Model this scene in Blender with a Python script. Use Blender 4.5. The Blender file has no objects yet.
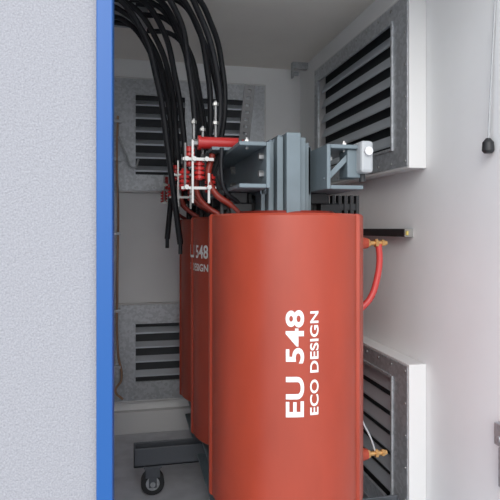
import bpy, bmesh, math, random
from mathutils import Vector, Matrix
random.seed(4)
D=bpy.data; C=bpy.context; scn=C.scene
scn.view_settings.view_transform='Standard'
scn.view_settings.exposure=0.0

# ------------------------------------------------------------ materials
def mat(name,col,rough=.5,metal=0,noise=None,bump=None,spec=.5,vor=None):
    m=D.materials.new(name); m.use_nodes=True; nt=m.node_tree; b=nt.nodes['Principled BSDF']
    b.inputs['Base Color'].default_value=(*col,1); b.inputs['Roughness'].default_value=rough
    b.inputs['Metallic'].default_value=metal; b.inputs['Specular IOR Level'].default_value=spec
    tc=nt.nodes.new('ShaderNodeTexCoord')
    def ramp(src,amt):
        r=nt.nodes.new('ShaderNodeValToRGB')
        r.color_ramp.elements[0].position=.3; r.color_ramp.elements[1].position=.7
        r.color_ramp.elements[0].color=(*[c*(1-amt) for c in col],1)
        r.color_ramp.elements[1].color=(*[min(1,c*(1+amt)) for c in col],1)
        nt.links.new(src,r.inputs[0]); nt.links.new(r.outputs[0],b.inputs['Base Color'])
    if noise:
        sc,amt=noise[:2]; n=nt.nodes.new('ShaderNodeTexNoise'); n.inputs['Scale'].default_value=sc
        n.inputs['Detail'].default_value=6
        if len(noise)>2:
            mp=nt.nodes.new('ShaderNodeMapping'); mp.inputs['Scale'].default_value=noise[2]
            nt.links.new(tc.outputs['Object'],mp.inputs[0]); nt.links.new(mp.outputs[0],n.inputs['Vector'])
        else: nt.links.new(tc.outputs['Object'],n.inputs['Vector'])
        ramp(n.outputs['Fac'],amt)
    if vor:
        sc,amt=vor; n=nt.nodes.new('ShaderNodeTexVoronoi'); n.inputs['Scale'].default_value=sc
        nt.links.new(tc.outputs['Object'],n.inputs['Vector'])
        s=nt.nodes.new('ShaderNodeSeparateColor'); nt.links.new(n.outputs['Color'],s.inputs[0]); ramp(s.outputs[0],amt)
    if bump:
        sc,st,dist=bump; n=nt.nodes.new('ShaderNodeTexNoise'); n.inputs['Scale'].default_value=sc
        n.inputs['Detail'].default_value=5; nt.links.new(tc.outputs['Object'],n.inputs['Vector'])
        bp=nt.nodes.new('ShaderNodeBump'); bp.inputs['Strength'].default_value=st; bp.inputs['Distance'].default_value=dist
        nt.links.new(n.outputs['Fac'],bp.inputs['Height']); nt.links.new(bp.outputs[0],b.inputs['Normal'])
    return m
M_stucco=mat('stucco',(.330,.333,.355),.95,noise=(240,.15),bump=(190,1.0,.0035),spec=.1)
M_blue=mat('blue_paint',(.006,.085,.30),.4)
M_wall=mat('white_wall',(.84,.85,.85),.6,noise=(2.5,.03))
M_ceil=mat('ceiling_paint',(.90,.86,.80),.7,noise=(3,.03))
M_floor=mat('floor_paint',(.58,.59,.62),.7,noise=(9,.12))
M_ground=mat('concrete',(.60,.59,.57),.9,noise=(6,.12),bump=(60,.4,.004))
M_galv=mat('galvanised',(.46,.48,.50),.42,.55,vor=(60,.10))
M_blade=mat('blade_metal',(.55,.59,.63),.4,.45)
M_white=mat('white_paint',(.66,.66,.655),.45)
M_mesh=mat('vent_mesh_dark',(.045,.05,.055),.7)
M_red=mat('red_resin',(.36,.051,.025),.38,noise=(7,.10,(1,1,.35)),bump=(14,.12,.004))
M_redd=mat('red_resin_dark',(.22,.022,.012),.5)
M_redins=mat('red_insulator',(.50,.028,.026),.3)
M_grey=mat('bluegrey_steel',(.15,.19,.21),.5,.1,noise=(10,.08))
M_grey2=mat('core_laminations',(.12,.155,.18),.5,.25,noise=(40,.15,(20,1,.2)))
M_base=mat('dark_steel',(.10,.11,.125),.5,.3)
M_cable=mat('cable_rubber',(.009,.010,.013),.5,spec=.35)
M_rub=mat('black_plastic',(.018,.019,.021),.5)
M_steel=mat('zinc_bolt',(.40,.40,.39),.35,.8)
M_brass=mat('brass',(.62,.36,.14),.35,.8)
M_copper=mat('copper',(.42,.26,.17),.4,.6)
M_txt=mat('white_lettering',(.82,.82,.80),.5)
M_pink=mat('red_cable',(.50,.05,.045),.4)
M_lgrey=mat('light_grey_plastic',(.40,.42,.43),.45)
M_yel=mat('yellow_label',(.60,.46,.12),.5)

# ------------------------------------------------------------ helpers
def empty(name,loc=(0,0,0),rot=(0,0,0)):
    e=D.objects.new(name,None); e.location=loc; e.rotation_euler=rot; e.empty_display_size=.1
    scn.collection.objects.link(e); return e
def obj(name,bm,m,parent=None,smooth=False,bevel=0):
    me=D.meshes.new(name); bmesh.ops.recalc_face_normals(bm,faces=bm.faces); bm.to_mesh(me); bm.free()
    o=D.objects.new(name,me); scn.collection.objects.link(o)
    for x in (m if isinstance(m,(list,tuple)) else [m]): me.materials.append(x)
    if smooth:
        for p in me.polygons: p.use_smooth=True
        e=o.modifiers.new('es','EDGE_SPLIT'); e.split_angle=math.radians(38)
    if bevel:
        b=o.modifiers.new('bv','BEVEL'); b.width=bevel; b.segments=2; b.limit_method='ANGLE'
    if parent: o.parent=parent
    return o
def addbox(bm,a,b,mi=0,M=None):
    vs=[bm.verts.new((x,y,z)) for x in(a[0],b[0]) for y in(a[1],b[1]) for z in(a[2],b[2])]
    if M is not None:
        for v in vs: v.co=M@v.co
    for f in ((0,1,3,2),(4,6,7,5),(0,4,5,1),(2,3,7,6),(0,2,6,4),(1,5,7,3)):
        fc=bm.faces.new([vs[i] for i in f]); fc.material_index=mi
def box(name,a,b,m,parent=None,bevel=0):
    bm=bmesh.new(); addbox(bm,a,b); return obj(name,bm,m,parent,bevel=bevel)
def addcyl(bm,p0,p1,r0,r1=None,seg=20,mi=0):
    if r1 is None: r1=r0
    p0=Vector(p0);p1=Vector(p1);d=(p1-p0).normalized()
    u=d.orthogonal().normalized(); w=d.cross(u)
    A=[];B=[]
    for i in range(seg):
        a=2*math.pi*i/seg; q=u*math.cos(a)+w*math.sin(a)
        A.append(bm.verts.new(p0+q*r0)); B.append(bm.verts.new(p1+q*r1))
    for i in range(seg):
        j=(i+1)%seg; f=bm.faces.new((A[i],A[j],B[j],B[i])); f.material_index=mi
    f=bm.faces.new(A[::-1]); f.material_index=mi; f=bm.faces.new(B); f.material_index=mi
def cyl(name,p0,p1,r,m,parent=None,r1=None,seg=20):
    bm=bmesh.new(); addcyl(bm,p0,p1,r,r1,seg); return obj(name,bm,m,parent,smooth=True)
def tube(name,pts,r,m,parent=None):
    cu=D.curves.new(name,'CURVE'); cu.dimensions='3D'; cu.bevel_depth=r; cu.bevel_resolution=4; cu.resolution_u=12; cu.use_fill_caps=True
    s=cu.splines.new('BEZIER'); s.bezier_points.add(len(pts)-1)
    for p,q in zip(s.bezier_points,pts):
        p.co=q; p.handle_left_type=p.handle_right_type='AUTO'
    o=D.objects.new(name,cu); cu.materials.append(m); scn.collection.objects.link(o)
    if parent:o.parent=parent
    return o

# ------------------------------------------------------------ room shell
XL,XR,YF,YB,ZC=-.55,1.31,1.57,4.15,2.744
box('floor',(XL-.1,1.45,-.1),(XR+.1,YB+.1,0),M_floor)
box('ceiling',(XL-.1,1.45,ZC),(XR+.1,YB+.1,ZC+.12),M_ceil)
box('wall_back',(XL-.1,YB,0),(XR+.1,YB+.12,ZC),M_wall)
box('wall_right',(XR,1.57,0),(XR+.12,YB,ZC),M_wall)
box('wall_left',(XL-.12,1.57,0),(XL,YB,ZC),M_wall)
bm=bmesh.new()
addbox(bm,(-3.5,1.45,-.15),(-.083,1.57,3.1))
addbox(bm,(1.35,1.45,-.15),(3.5,1.57,3.1))
addbox(bm,(-.083,1.45,2.74),(1.35,1.57,3.1))
obj('wall_front',bm,M_stucco)
bm=bmesh.new()
addbox(bm,(-.083,1.435,-.02),(-.043,1.585,2.74))
addbox(bm,(1.31,1.435,-.02),(1.35,1.57,2.74))
addbox(bm,(-.043,1.435,2.70),(1.31,1.57,2.74))
addbox(bm,(-.043,1.435,-.06),(1.31,1.45,0))
obj('door_frame',bm,M_blue,bevel=.003)
box('ground',(-8,-8,-.25),(8,1.45,-.15),M_ground)
box('baseboard_back',(XL,4.09,.0),(.95,YB,.16),M_white,bevel=.006)
door=empty('door_1',(1.40,1.43,0),(0,0,math.radians(-78)))
box('door_panel',(0,-.02,0.02),(1.3,.02,2.6),M_white,door,bevel=.004)
box('door_edge',(1.3,-.022,0.02),(1.315,.022,2.6),M_blue,door)
for i,z in enumerate((.35,1.3,2.25)): cyl(f'hinge_{i}',(-.012,-.01,z-.06),(-.012,-.01,z+.06),.012,M_steel,door)

# ------------------------------------------------------------ vents
def vent(W,H,banks,loc,rotz,dep=.08,pitch=.093,zpad=(.13,.13),tilt=-38,bw=.027):
    e=empty('air_vent',loc,(0,0,rotz))
    bm=bmesh.new(); t=.012
    addbox(bm,(0,-dep,0),(t,0,H)); addbox(bm,(W-t,-dep,0),(W,0,H))
    addbox(bm,(t,-dep,0),(W-t,0,t)); addbox(bm,(t,-dep,H-t),(W-t,0,H))
    obj('housing',bm,M_white,e,bevel=.003)
    z0,z1=zpad[0],H-zpad[1]
    bm=bmesh.new(); y0,y1=-dep-.003,-dep+.004
    addbox(bm,(t,y0,t),(W-t,y1,z0)); addbox(bm,(t,y0,z1),(W-t,y1,H-t))
    xs=[t]+[v for b in banks for v in b]+[W-t]
    for i in range(0,len(xs),2): addbox(bm,(xs[i],y0,z0),(xs[i+1],y1,z1))
    obj('face_panel',bm,M_galv,e,bevel=.001)
    bm=bmesh.new()
    for a,b in banks:
        r=.012
        addbox(bm,(a-r,y0-.008,z0-r),(a,y0,z1+r)); addbox(bm,(b,y0-.008,z0-r),(b+r,y0,z1+r))
        addbox(bm,(a,y0-.008,z0-r),(b,y0,z0)); addbox(bm,(a,y0-.008,z1),(b,y0,z1+r))
    obj('grille_rim',bm,M_galv,e)
    bm=bmesh.new()
    for a,b in banks:
        n=int((z1-z0)/pitch); p=(z1-z0)/n
        for k in range(n):
            zc=z0+p*(k+.5)
            Mx=Matrix.Translation((0,-dep+.030,zc))@Matrix.Rotation(math.radians(tilt),4,'X')
            addbox(bm,(a,-.003,-bw),(b,.003,bw),0,Mx)
            lip=Mx@Vector((0,0,-bw))
            addbox(bm,(a,lip.y-.003,lip.z-.006),(b,lip.y+.003,lip.z+.005))
    obj('louvre_blades',bm,M_blade,e)
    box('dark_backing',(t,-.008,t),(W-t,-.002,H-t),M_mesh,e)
    bm=bmesh.new()
    n=int(W/.14)
    for i in range(n+1):
        x=.03+(W-.06)*i/n
        for z in(.035,H-.035): addcyl(bm,(x,y0-.004,z),(x,y0,z),.006,seg=10)
    for j in range(1,5):
        z=.035+(H-.07)*j/5
        for x in(.03,W-.03): addcyl(bm,(x,y0-.004,z),(x,y0,z),.006,seg=10)
    obj('rivets',bm,M_steel,e,smooth=True)
    return e
vent(1.15,.84,[(.17,.53),(.60,.98)],(-.13,4.149,1.76),0,dep=.05,bw=.024)
vent(1.15,.72,[(.17,.53),(.60,.98)],(-.13,4.149,.23),0,dep=.05,zpad=(.15,.15),bw=.024)
vent(1.30,.80,[(.10,1.14)],(1.309,3.56,1.77),math.radians(-90),dep=.085,pitch=.093,zpad=(.11,.10),tilt=-22,bw=.028)
vent(1.30,.80,[(.10,1.14)],(1.309,3.56,.085),math.radians(-90),dep=.085,pitch=.093,zpad=(.11,.10),tilt=-22,bw=.028)

# ------------------------------------------------------------ transformer
T=empty('dry_type_transformer')
CX=.63; CY=(2.2,2.88,3.56); R=.303; ZB,ZT=.42,1.555
BULGES=((-90,42),(122,32))
def ringcoil(name,cx,cy,ro,ri,z0,z1,m,bulge=0):
    bm=bmesh.new(); N=240
    rings=[]
    def rad(phi):
        if not bulge: return ro
        best=0
        for c,h in BULGES:
            d=abs((phi-c+180)%360-180)
            best=max(best,min(1,max(0,(h-d)/1.6)))
        return ro+bulge*best
    levels=[(z0,-.008),(z0+.008,0),(z1-.008,0),(z1,-.008)]
    for z,dr in levels:
        rg=[]
        for i in range(N):
            ph=360*i/N-180; r=rad(ph)+dr; a=math.radians(ph)
            rg.append(bm.verts.new((cx-math.sin(a)*r,cy-math.cos(a)*r,z)))
        rings.append(rg)
    for z in(z1,z0):
        rings.append([bm.verts.new((cx-math.sin(math.radians(360*i/N-180))*ri,cy-math.cos(math.radians(360*i/N-180))*ri,z)) for i in range(N)])
    rings.append(rings[0])
    for a,b in zip(rings,rings[1:]):
        for i in range(N):
            j=(i+1)%N; bm.faces.new((a[i],a[j],b[j],b[i]))
    return obj(name,bm,m,T,smooth=True)
for k,cy in enumerate(CY):
    ringcoil(f'hv_coil_{k+1}',CX,cy,R+.003,.235,ZB,ZT,M_red,bulge=.011)
    ringcoil(f'lv_coil_{k+1}',CX,cy,.205,.135,ZB-.02,ZT+.012,M_redd)
    bm=bmesh.new()
    for hw,hd in((.04,.115),(.075,.095),(.10,.06)):
        addbox(bm,(.605-hw,cy-hd,.3),(.605+hw,cy+hd,1.60))
    obj(f'core_limb_{k+1}',bm,M_grey2,T)
    bm=bmesh.new()
    for sx in(-1,1):
        for dy in(-.2,0,.2):
            x=CX+sx*.19; x2=CX-.03+sx*.17
            if dy>-.1 or k>0:
                addbox(bm,(x-.045,cy+dy-.03,ZT-.002),(x+.045,cy+dy+.03,1.60))
                addbox(bm,(x2-.035,cy+dy-.025,1.60),(x2+.035,cy+dy+.025,1.645))
            addbox(bm,(x-.05,cy+dy-.035,.375),(x+.05,cy+dy+.035,ZB+.002))
    obj(f'support_blocks_{k+1}',bm,M_rub,T,bevel=.004)
    bm=bmesh.new()
    for x0,x1 in((.36,.52),(.705,.965)):
        y=cy+.02
        addbox(bm,(x0,y,1.575),(x1,y+.02,1.605))
        n=int((x1-x0)/.028)
        for i in range(n+1):
            x=x0+(x1-x0-.014)*i/n
            addbox(bm,(x,y-.006,1.556),(x+.014,y+.026,1.640))
    obj(f'comb_barrier_{k+1}',bm,M_rub,T,bevel=.002)
YX0,YW=.500,.210
for nm,za,zb in(('top_yoke',1.60,1.86),('bottom_yoke',.14,.40)):
    bm=bmesh.new(); n=14
    for i in range(n):
        x0=YX0+YW*i/n; x1=x0+YW/n-.0018; u=abs((i+.5)/n-.5)*2
        st=0 if u<.42 else (.016 if u<.75 else .034)
        dy=0 if u<.42 else (.018 if u<.75 else .04)
        addbox(bm,(x0,2.06+dy,za+st),(x1,3.70-dy,zb-st))
    obj(nm,bm,M_grey2,T)
bm=bmesh.new()
for x0,x1,y,zt in((.503,.520,2.10,1.825),(.524,.545,2.065,1.835),(.549,.574,2.03,1.850),(.578,.634,2.00,1.862),(.638,.663,2.03,1.850),(.667,.688,2.065,1.835),(.692,.709,2.10,1.825)):
    addbox(bm,(x0,y,1.50),(x1,y+.1,zt))
obj('core_end_packet',bm,M_grey,T,bevel=.0025)
def channel(name,xw,sx,z0,z1,y0,y1,fl=.135,m=M_grey,t=.015):
    bm=bmesh.new()
    a,b=sorted((xw,xw+sx*t)); addbox(bm,(a,y0,z0),(b,y1,z1))
    a,b=sorted((xw+sx*t,xw+sx*fl)); addbox(bm,(a,y0,z1-t),(b,y1,z1)); addbox(bm,(a,y0,z0),(b,y1,z0+t))
    return obj(name,bm,m,T,bevel=.003)
channel('top_clamp_left',.497,-1,1.645,1.812,1.93,3.8,.115)
channel('top_clamp_right',.713,1,1.645,1.812,1.93,3.8,.145)
channel('bottom_clamp_left',.497,-1,.205,.375,1.96,3.8,.125)
channel('bottom_clamp_right',.713,1,.205,.375,1.96,3.8,.125)
bm=bmesh.new()
for y in(2.54,3.22,3.76):
    for z in(1.70,1.78):
        addcyl(bm,(.46,y,z),(.77,y,z),.008,seg=12)
for y in(1.98,2.54,3.22,3.76):
    for z in(1.70,1.765):
        for x0,x1 in((.464,.482),(.728,.748)): addcyl(bm,(x0,y,z),(x1,y,z),.013,seg=6)
for x,y in((.42,1.98),(.80,1.98),(.80,2.15)):
    addcyl(bm,(x,y,1.812),(x,y,1.824),.012,seg=6); addcyl(bm,(x,y,1.79),(x,y,1.832),.006,seg=8)
obj('tie_bolts',bm,M_steel,T)
bm=bmesh.new(); Mx=Matrix.Translation((.765,1.955,1.728))@Matrix.Rotation(math.radians(45),4,'Y')
addbox(bm,(-.010,0,-.07),(.010,.01,.07),0,Mx)
obj('clamp_gusset',bm,M_grey,T,bevel=.002)
bm=bmesh.new(); addbox(bm,(.80,1.945,1.69),(.862,2.03,1.797))
obj('sensor_bracket',bm,M_grey,T,bevel=.004)
box('sensor_box',(.836,1.90,1.705),(.886,1.99,1.825),M_lgrey,T,bevel=.012)
cyl('sensor_cap',(.862,1.902,1.785),(.862,1.888,1.785),.016,M_white,T)
cyl('sensor_gland',(.862,1.95,1.705),(.862,1.95,1.675),.012,M_rub,T)
bm=bmesh.new()
for y in(2.28,3.16):
    addbox(bm,(.02,y-.05,.17),(1.2,y+.05,.182)); addbox(bm,(.02,y-.05,.17),(1.2,y-.04,.275))
    addbox(bm,(.02,y+.04,.17),(1.2,y+.05,.275)); addbox(bm,(.02,y-.05,.17),(.03,y+.05,.275))
for x in(.42,.79): addbox(bm,(x-.04,2.0,.182),(x+.04,3.78,.206))
obj('base_frame',bm,M_base,T,bevel=.003)
i=0
for y in(2.28,3.16):
    for x in(.125,1.12):
        i+=1; bm=bmesh.new()
        addbox(bm,(x-.05,y-.045,.155),(x+.05,y+.045,.17))
        for s in(-1,1):
            addbox(bm,(x-.04,y+s*.037-.003,.10),(x+.04,y+s*.037+.003,.16)); addbox(bm,(x-.022,y+s*.037-.003,.045),(x+.022,y+s*.037+.003,.10))
        obj(f'castor_fork_{i}',bm,M_base,T,bevel=.003)
        bm=bmesh.new(); addcyl(bm,(x,y-.028,.065),(x,y+.028,.065),.065,seg=32)
        obj(f'castor_wheel_{i}',bm,M_rub,T,smooth=True)
        bm=bmesh.new(); addcyl(bm,(x,y-.046,.065),(x,y+.046,.065),.014,seg=16); addcyl(bm,(x,y-.031,.065),(x,y+.031,.065),.038,seg=24)
        obj(f'castor_hub_{i}',bm,M_galv,T,smooth=True)
def lettering(name,body,length,cap,cy,phi0,zc,vertical,off=.022):
    cu=D.curves.new(name,'FONT'); cu.body=body; cu.offset=off; cu.size=1; cu.space_character=1.04
    o=D.objects.new(name+'_tmp',cu); scn.collection.objects.link(o)
    C.view_layer.update()
    dg=C.evaluated_depsgraph_get(); me=D.meshes.new_from_object(o.evaluated_get(dg)); D.objects.remove(o)
    bm=bmesh.new(); bm.from_mesh(me)
    bmesh.ops.triangulate(bm,faces=bm.faces)
    xs=[v.co.x for v in bm.verts]; ys=[v.co.y for v in bm.verts]
    x0,x1,y0,y1=min(xs),max(xs),min(ys),max(ys)
    for it in range(2):
        long=[e for e in bm.edges if e.calc_length()>.12]
        if long: bmesh.ops.subdivide_edges(bm,edges=long,cuts=2); bmesh.ops.triangulate(bm,faces=bm.faces)
    rr=R+.003+.0015
    for v in bm.verts:
        u=(v.co.x-x0)/(x1-x0)*length; w=((v.co.y-y0)/(y1-y0)-.5)*cap
        if vertical: ph=math.radians(phi0)+w/rr; z=zc+u-length/2; r2=rr
        else:
            ph=math.radians(phi0)+(length-u)/rr; z=zc+w
            r2=rr+.0115 if math.degrees(ph)>89 else rr
        v.co=(CX-math.sin(ph)*r2,cy-math.cos(ph)*r2,z)
    me2=D.meshes.new(name); bm.to_mesh(me2); bm.free(); me2.materials.append(M_txt)
    q=D.objects.new(name,me2); scn.collection.objects.link(q); q.parent=T
lettering('lettering_large','EU 548',.385,.067,CY[0],9.5,1.012,True,.026)
lettering('lettering_small','ECO DESIGN',.375,.033,CY[0],-4.0,1.012,True)
lettering('lettering_side_large','EU 548',.24,.068,CY[1],55,1.380,False)
lettering('lettering_side_small','ECO DESIGN',.30,.038,CY[1],55,1.300,False)

for k,cy in enumerate(CY):
    for nm,z in(('upper',1.435),('lower',.53)):
        bm=bmesh.new(); addcyl(bm,(.93,cy,z),(.995,cy,z),.034,.022,seg=24)
        obj(f'terminal_boss_{nm}_{k+1}',bm,M_red,T,smooth=True)
        bm=bmesh.new(); addcyl(bm,(.99,cy,z),(1.085,cy,z),.010,seg=14)
        addcyl(bm,(.995,cy,z),(1.005,cy,z),.018,seg=6); addcyl(bm,(1.03,cy,z),(1.043,cy,z),.018,seg=6); addcyl(bm,(1.06,cy,z),(1.073,cy,z),.015,seg=6)
        obj(f'terminal_stud_{nm}_{k+1}',bm,M_brass,T)
    tube(f'terminal_lead_{k+1}',[(1.048,cy,1.43),(1.052,cy,1.36),(1.04,cy,1.28),(1.01,cy,1.20),(.955,cy,1.145)],.014,M_pink,T)
    tube(f'earth_lead_{k+1}',[(.955,cy,.74),(.975,cy,.67),(1.01,cy,.60),(1.035,cy,.53)],.004,M_lgrey,T)
# connection side (left)
for k,cy in enumerate(CY):
    y=cy+.08
    bm=bmesh.new(); addcyl(bm,(.28,y,1.855),(.47,y,1.855),.025,seg=20)
    for x in(.275,.465): addcyl(bm,(x,y,1.855),(x+.012,y,1.855),.030,seg=20)
    obj(f'post_insulator_{k+1}',bm,M_redins,T,smooth=True)
    bm=bmesh.new(); addcyl(bm,(.255,y,1.855),(.278,y,1.855),.014,seg=6); addcyl(bm,(.477,y,1.855),(.50,y,1.855),.014,seg=6)
    for xx,za,zb in((.355,1.72,2.04),(.30,1.66,1.93),(.262,1.62,1.96)):
        addcyl(bm,(xx,y+.035,za),(xx,y+.035,zb),.006,seg=10)
        for z in(zb-.10,zb-.02): addcyl(bm,(xx,y+.035,z),(xx,y+.035,z+.012),.013,seg=6)
    obj(f'insulator_bolts_{k+1}',bm,M_steel,T)
    bm=bmesh.new(); Mx=Matrix.Translation((.445,y-.12,1.826))@Matrix.Rotation(math.radians(6),4,'Y')
    addbox(bm,(-.022,0,0),(-.008,.006,.25),0,Mx); addbox(bm,(.008,0,0),(.022,.006,.25),0,Mx)
    for i in range(9): addbox(bm,(-.008,0,i*.029),(.008,.006,i*.029+.018),0,Mx)
    addbox(bm,(-.022,0,-.012),(.022,.05,-.004),0,Mx)
    obj(f'perforated_bracket_{k+1}',bm,M_rub,T)
    box(f'terminal_plate_{k+1}',(.32,y-.1,1.813),(.47,y+.1,1.826),M_grey,T,bevel=.002)
    bm=bmesh.new()
    for a,b in(((.31,y,1.66),(.37,y,1.81)),((.37,y,1.66),(.31,y,1.81))): addcyl(bm,a,b,.011,seg=8)
    addbox(bm,(.29,y+.02,1.67),(.375,y+.035,1.81))
    obj(f'bracket_struts_{k+1}',bm,M_rub,T)
    bm=bmesh.new()
    for j,(x,z) in enumerate(((.275,1.735),(.235,1.79),(.32,1.68),(.215,1.70))):
        for q in range(4): addcyl(bm,(x,y-.05,z-.035+q*.018),(x,y-.05,z-.024+q*.018),.022,seg=16)
        addcyl(bm,(x,y-.05,z-.04),(x,y-.05,z+.04),.013,seg=12)
    obj(f'bell_insulators_{k+1}',bm,M_redins,T,smooth=True)
    bm=bmesh.new()
    addbox(bm,(.205,y-.085,1.770),(.33,y-.079,1.782)); addbox(bm,(.24,y-.092,1.60),(.248,y-.08,1.85)); addbox(bm,(.305,y-.09,1.6),(.314,y-.08,1.72))
    addbox(bm,(.20,y-.082,1.655),(.34,y-.076,1.666)); addcyl(bm,(.215,y-.08,1.66),(.215,y-.08,1.84),.005,seg=8)
    for x,z in((.22,1.776),(.25,1.776),(.30,1.776),(.22,1.663),(.31,1.663)): addcyl(bm,(x,y-.10,z),(x,y-.08,z),.010,seg=6)
    obj(f'link_bars_{k+1}',bm,M_steel,T)
    tube(f'hv_link_{k+1}',[(.33,y-.05,1.80),(.31,y-.07,1.71),(.335,y-.09,1.64),(.40,y-.10,1.59),(.45,y-.10,1.54)],.013,M_redd,T)
    tube(f'hv_link_b_{k+1}',[(.27,y,1.72),(.275,y,1.64),(.31,y-.02,1.59),(.38,y-.04,1.545)],.011,M_redd,T)
    tube(f'hv_link_c_{k+1}',[(.36,y-.1,1.82),(.355,y-.12,1.73),(.37,y-.12,1.65),(.43,y-.1,1.60)],.009,M_cable,T)

# ------------------------------------------------------------ cables
K=empty('power_cable_bundle')
paths=[
 (2.75,[(-.20,2.69),(-.09,2.644),(.057,2.478),(.135,2.218),(.188,1.906),(.224,1.646),(.245,1.42)]),
 (3.05,[(-.20,2.70),(-.06,2.68),(.109,2.504),(.188,2.244),(.22,1.96),(.228,1.70),(.20,1.44)]),
 (2.85,[(-.12,2.70),(.03,2.68),(.16,2.53),(.235,2.27),(.275,2.01),(.285,1.78)]),
 (2.65,[(-.05,2.70),(.09,2.68),(.215,2.53),(.27,2.27),(.30,2.01),(.30,1.84)]),
 (2.95,[(0,2.70),(.12,2.69),(.256,2.53),(.329,2.27),(.36,2.01),(.355,1.85)]),
 (3.15,[(.06,2.70),(.19,2.69),(.319,2.53),(.381,2.27),(.41,2.05),(.40,1.86)]),
 (2.7,[(.06,2.70),(.18,2.68),(.31,2.52),(.375,2.27),(.395,2.05),(.38,1.88)]),
 (2.9,[(.14,2.70),(.25,2.69),(.37,2.52),(.44,2.27),(.462,2.05),(.44,1.88)]),
 (2.6,[(.10,2.69),(.22,2.66),(.335,2.49),(.395,2.27),(.42,2.05),(.40,1.90)]),
 (2.75,[(.18,2.70),(.29,2.69),(.40,2.52),(.455,2.32),(.47,2.10),(.44,1.90)]),
 (3.3,[(-.1,2.70),(.02,2.68),(.15,2.52),(.24,2.27),(.28,2.0),(.29,1.75)]),
 (3.4,[(.1,2.70),(.25,2.69),(.38,2.52),(.44,2.27),(.46,2.0),(.42,1.80)]),
 (3.2,[(-.16,2.70),(-.02,2.67),(.12,2.49),(.215,2.22),(.26,1.95),(.27,1.70)]),
 (2.8,[(-.02,2.70),(.10,2.68),(.235,2.52),(.30,2.27),(.335,2.01),(.33,1.84)]),
 (3.0,[(.03,2.70),(.16,2.69),(.285,2.53),(.352,2.27),(.385,2.03),(.37,1.85)]),
 (2.95,[(-.14,2.70),(0,2.67),(.135,2.50),(.21,2.24),(.25,1.98),(.26,1.72)]),
]
for i,(y,p) in enumerate(paths):
    jit=[0]+[random.uniform(-.012,.012) for _ in p[1:-1]]+[0]
    tube(f'cable_{i+1}',[(x+j,y+2*j,z) for (x,z),j in zip(p,jit)],.0148,M_cable,K)
    x,z=p[-1]; cyl(f'cable_lug_{i+1}',(x,y,z),(x,y,z-.05),.010,M_steel if i>1 else M_cable,K)
box('cable_gland_plate',(-.3,2.55,2.725),(.1,3.45,2.742),M_galv,K)
bm=bmesh.new()
for y in(2.6,3.4): addcyl(bm,(-.15,y,2.64),(-.15,y,2.725),.006,seg=8)
addbox(bm,(-.165,2.55,2.655),(-.135,3.45,2.668))
obj('cable_hanger_rail',bm,M_galv,K)

# ------------------------------------------------------------ small fittings
E=empty('earthing_cable')
tube('conductor',[(-.085,4.03,2.30),(-.09,4.02,2.0),(-.083,4.03,1.6),(-.088,4.02,1.1),(-.083,4.03,.6),(-.06,4.02,.42),(-.10,4.02,.34),(-.05,4.02,.28)],.008,M_copper,E)
tube('conductor_b',[(-.115,4.03,1.95),(-.115,4.025,1.2),(-.11,4.03,.5)],.006,M_lgrey,E)
bm=bmesh.new()
for z in(2.25,1.98,1.45,.9,.5): addbox(bm,(-.125,4.015,z),(-.065,4.055,z+.02))
addbox(bm,(-.10,4.05,.3),(-.08,4.075,2.3))
obj('clips',bm,M_galv,E)
tube('loop',[(-.08,4.02,2.15),(-.03,4.0,2.03),(.03,4.0,1.93),(.06,4.01,1.99)],.007,M_lgrey,E)
S=empty('wall_strut_channel')
bm=bmesh.new(); addbox(bm,(1.268,2.385,1.458),(1.31,3.05,1.464)); addbox(bm,(1.268,2.385,1.49),(1.31,3.05,1.496)); addbox(bm,(1.295,2.385,1.458),(1.31,3.05,1.496)); addbox(bm,(1.268,2.40,1.464),(1.272,3.05,1.49))
obj('rail',bm,M_rub,S); box('end_cap',(1.266,2.378,1.458),(1.309,2.386,1.496),M_steel,S); box('tag',(1.270,2.368,1.466),(1.280,2.378,1.486),M_yel,S)
P=empty('pull_cord_handle')
tube('cord',[(1.303,1.75,2.6),(1.300,1.77,2.3),(1.287,1.79,1.82)],.003,M_lgrey,P)
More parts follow.
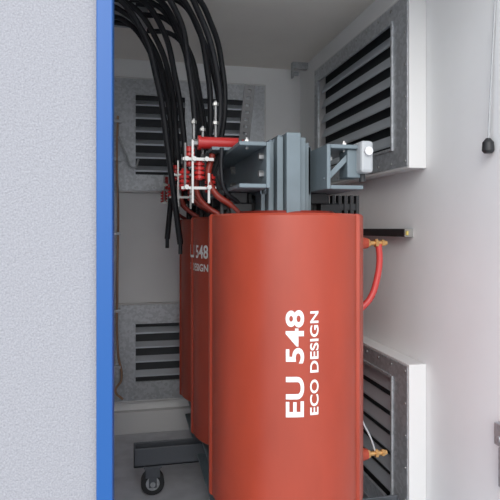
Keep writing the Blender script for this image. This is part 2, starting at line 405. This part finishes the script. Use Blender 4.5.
bm=bmesh.new(); addcyl(bm,(1.287,1.79,1.83),(1.287,1.79,1.815),.008,.02,seg=20); addcyl(bm,(1.287,1.79,1.815),(1.287,1.79,1.785),.02,.022,seg=20); addcyl(bm,(1.287,1.79,1.785),(1.287,1.79,1.775),.022,.014,seg=20)
obj('knob',bm,M_rub,P,smooth=True); box('cord_anchor',(1.275,1.735,2.59),(1.31,1.765,2.62),M_steel,P)
bm=bmesh.new(); addbox(bm,(1.285,1.68,.72),(1.31,1.755,.80)); addbox(bm,(1.28,1.68,.58),(1.31,1.725,.72)); addcyl(bm,(1.275,1.72,.75),(1.29,1.72,.75),.012,seg=12)
obj('door_latch_bracket',bm,M_galv,None,bevel=.003)
bm=bmesh.new(); addbox(bm,(1.19,3.95,2.70),(1.31,4.0,2.744)); addbox(bm,(1.19,3.95,2.63),(1.20,4.0,2.70)); addcyl(bm,(1.20,3.975,2.66),(1.24,3.975,2.66),.015,seg=10)
obj('ceiling_bracket',bm,M_galv)

# ------------------------------------------------------------ light
w=D.worlds.new('World'); scn.world=w; w.use_nodes=True; nt=w.node_tree
bg=nt.nodes['Background']; tc=nt.nodes.new('ShaderNodeTexCoord'); sp=nt.nodes.new('ShaderNodeSeparateXYZ'); rp=nt.nodes.new('ShaderNodeValToRGB')
nt.links.new(tc.outputs['Generated'],sp.inputs[0]); nt.links.new(sp.outputs['Z'],rp.inputs[0]); nt.links.new(rp.outputs[0],bg.inputs[0])
rp.color_ramp.elements[0].color=(.90,.91,.93,1); rp.color_ramp.elements[1].color=(.66,.75,.93,1); bg.inputs[1].default_value=1.95
L=D.lights.new('sun','SUN'); L.energy=1.9; L.angle=math.radians(40); L.color=(1,.96,.90)
o=D.objects.new('sun',L); scn.collection.objects.link(o)
d=Vector((.22,.80,-.42)); o.rotation_euler=d.to_track_quat('-Z','Y').to_euler()
# ------------------------------------------------------------ camera
cam=D.cameras.new('camera'); co=D.objects.new('camera',cam); scn.collection.objects.link(co)
cam.lens=39.6; cam.sensor_width=36; cam.clip_start=.02
co.location=(0,0,1.5); co.rotation_euler=(math.radians(90),0,math.radians(-12.31)); cam.shift_y=-.044
scn.camera=co
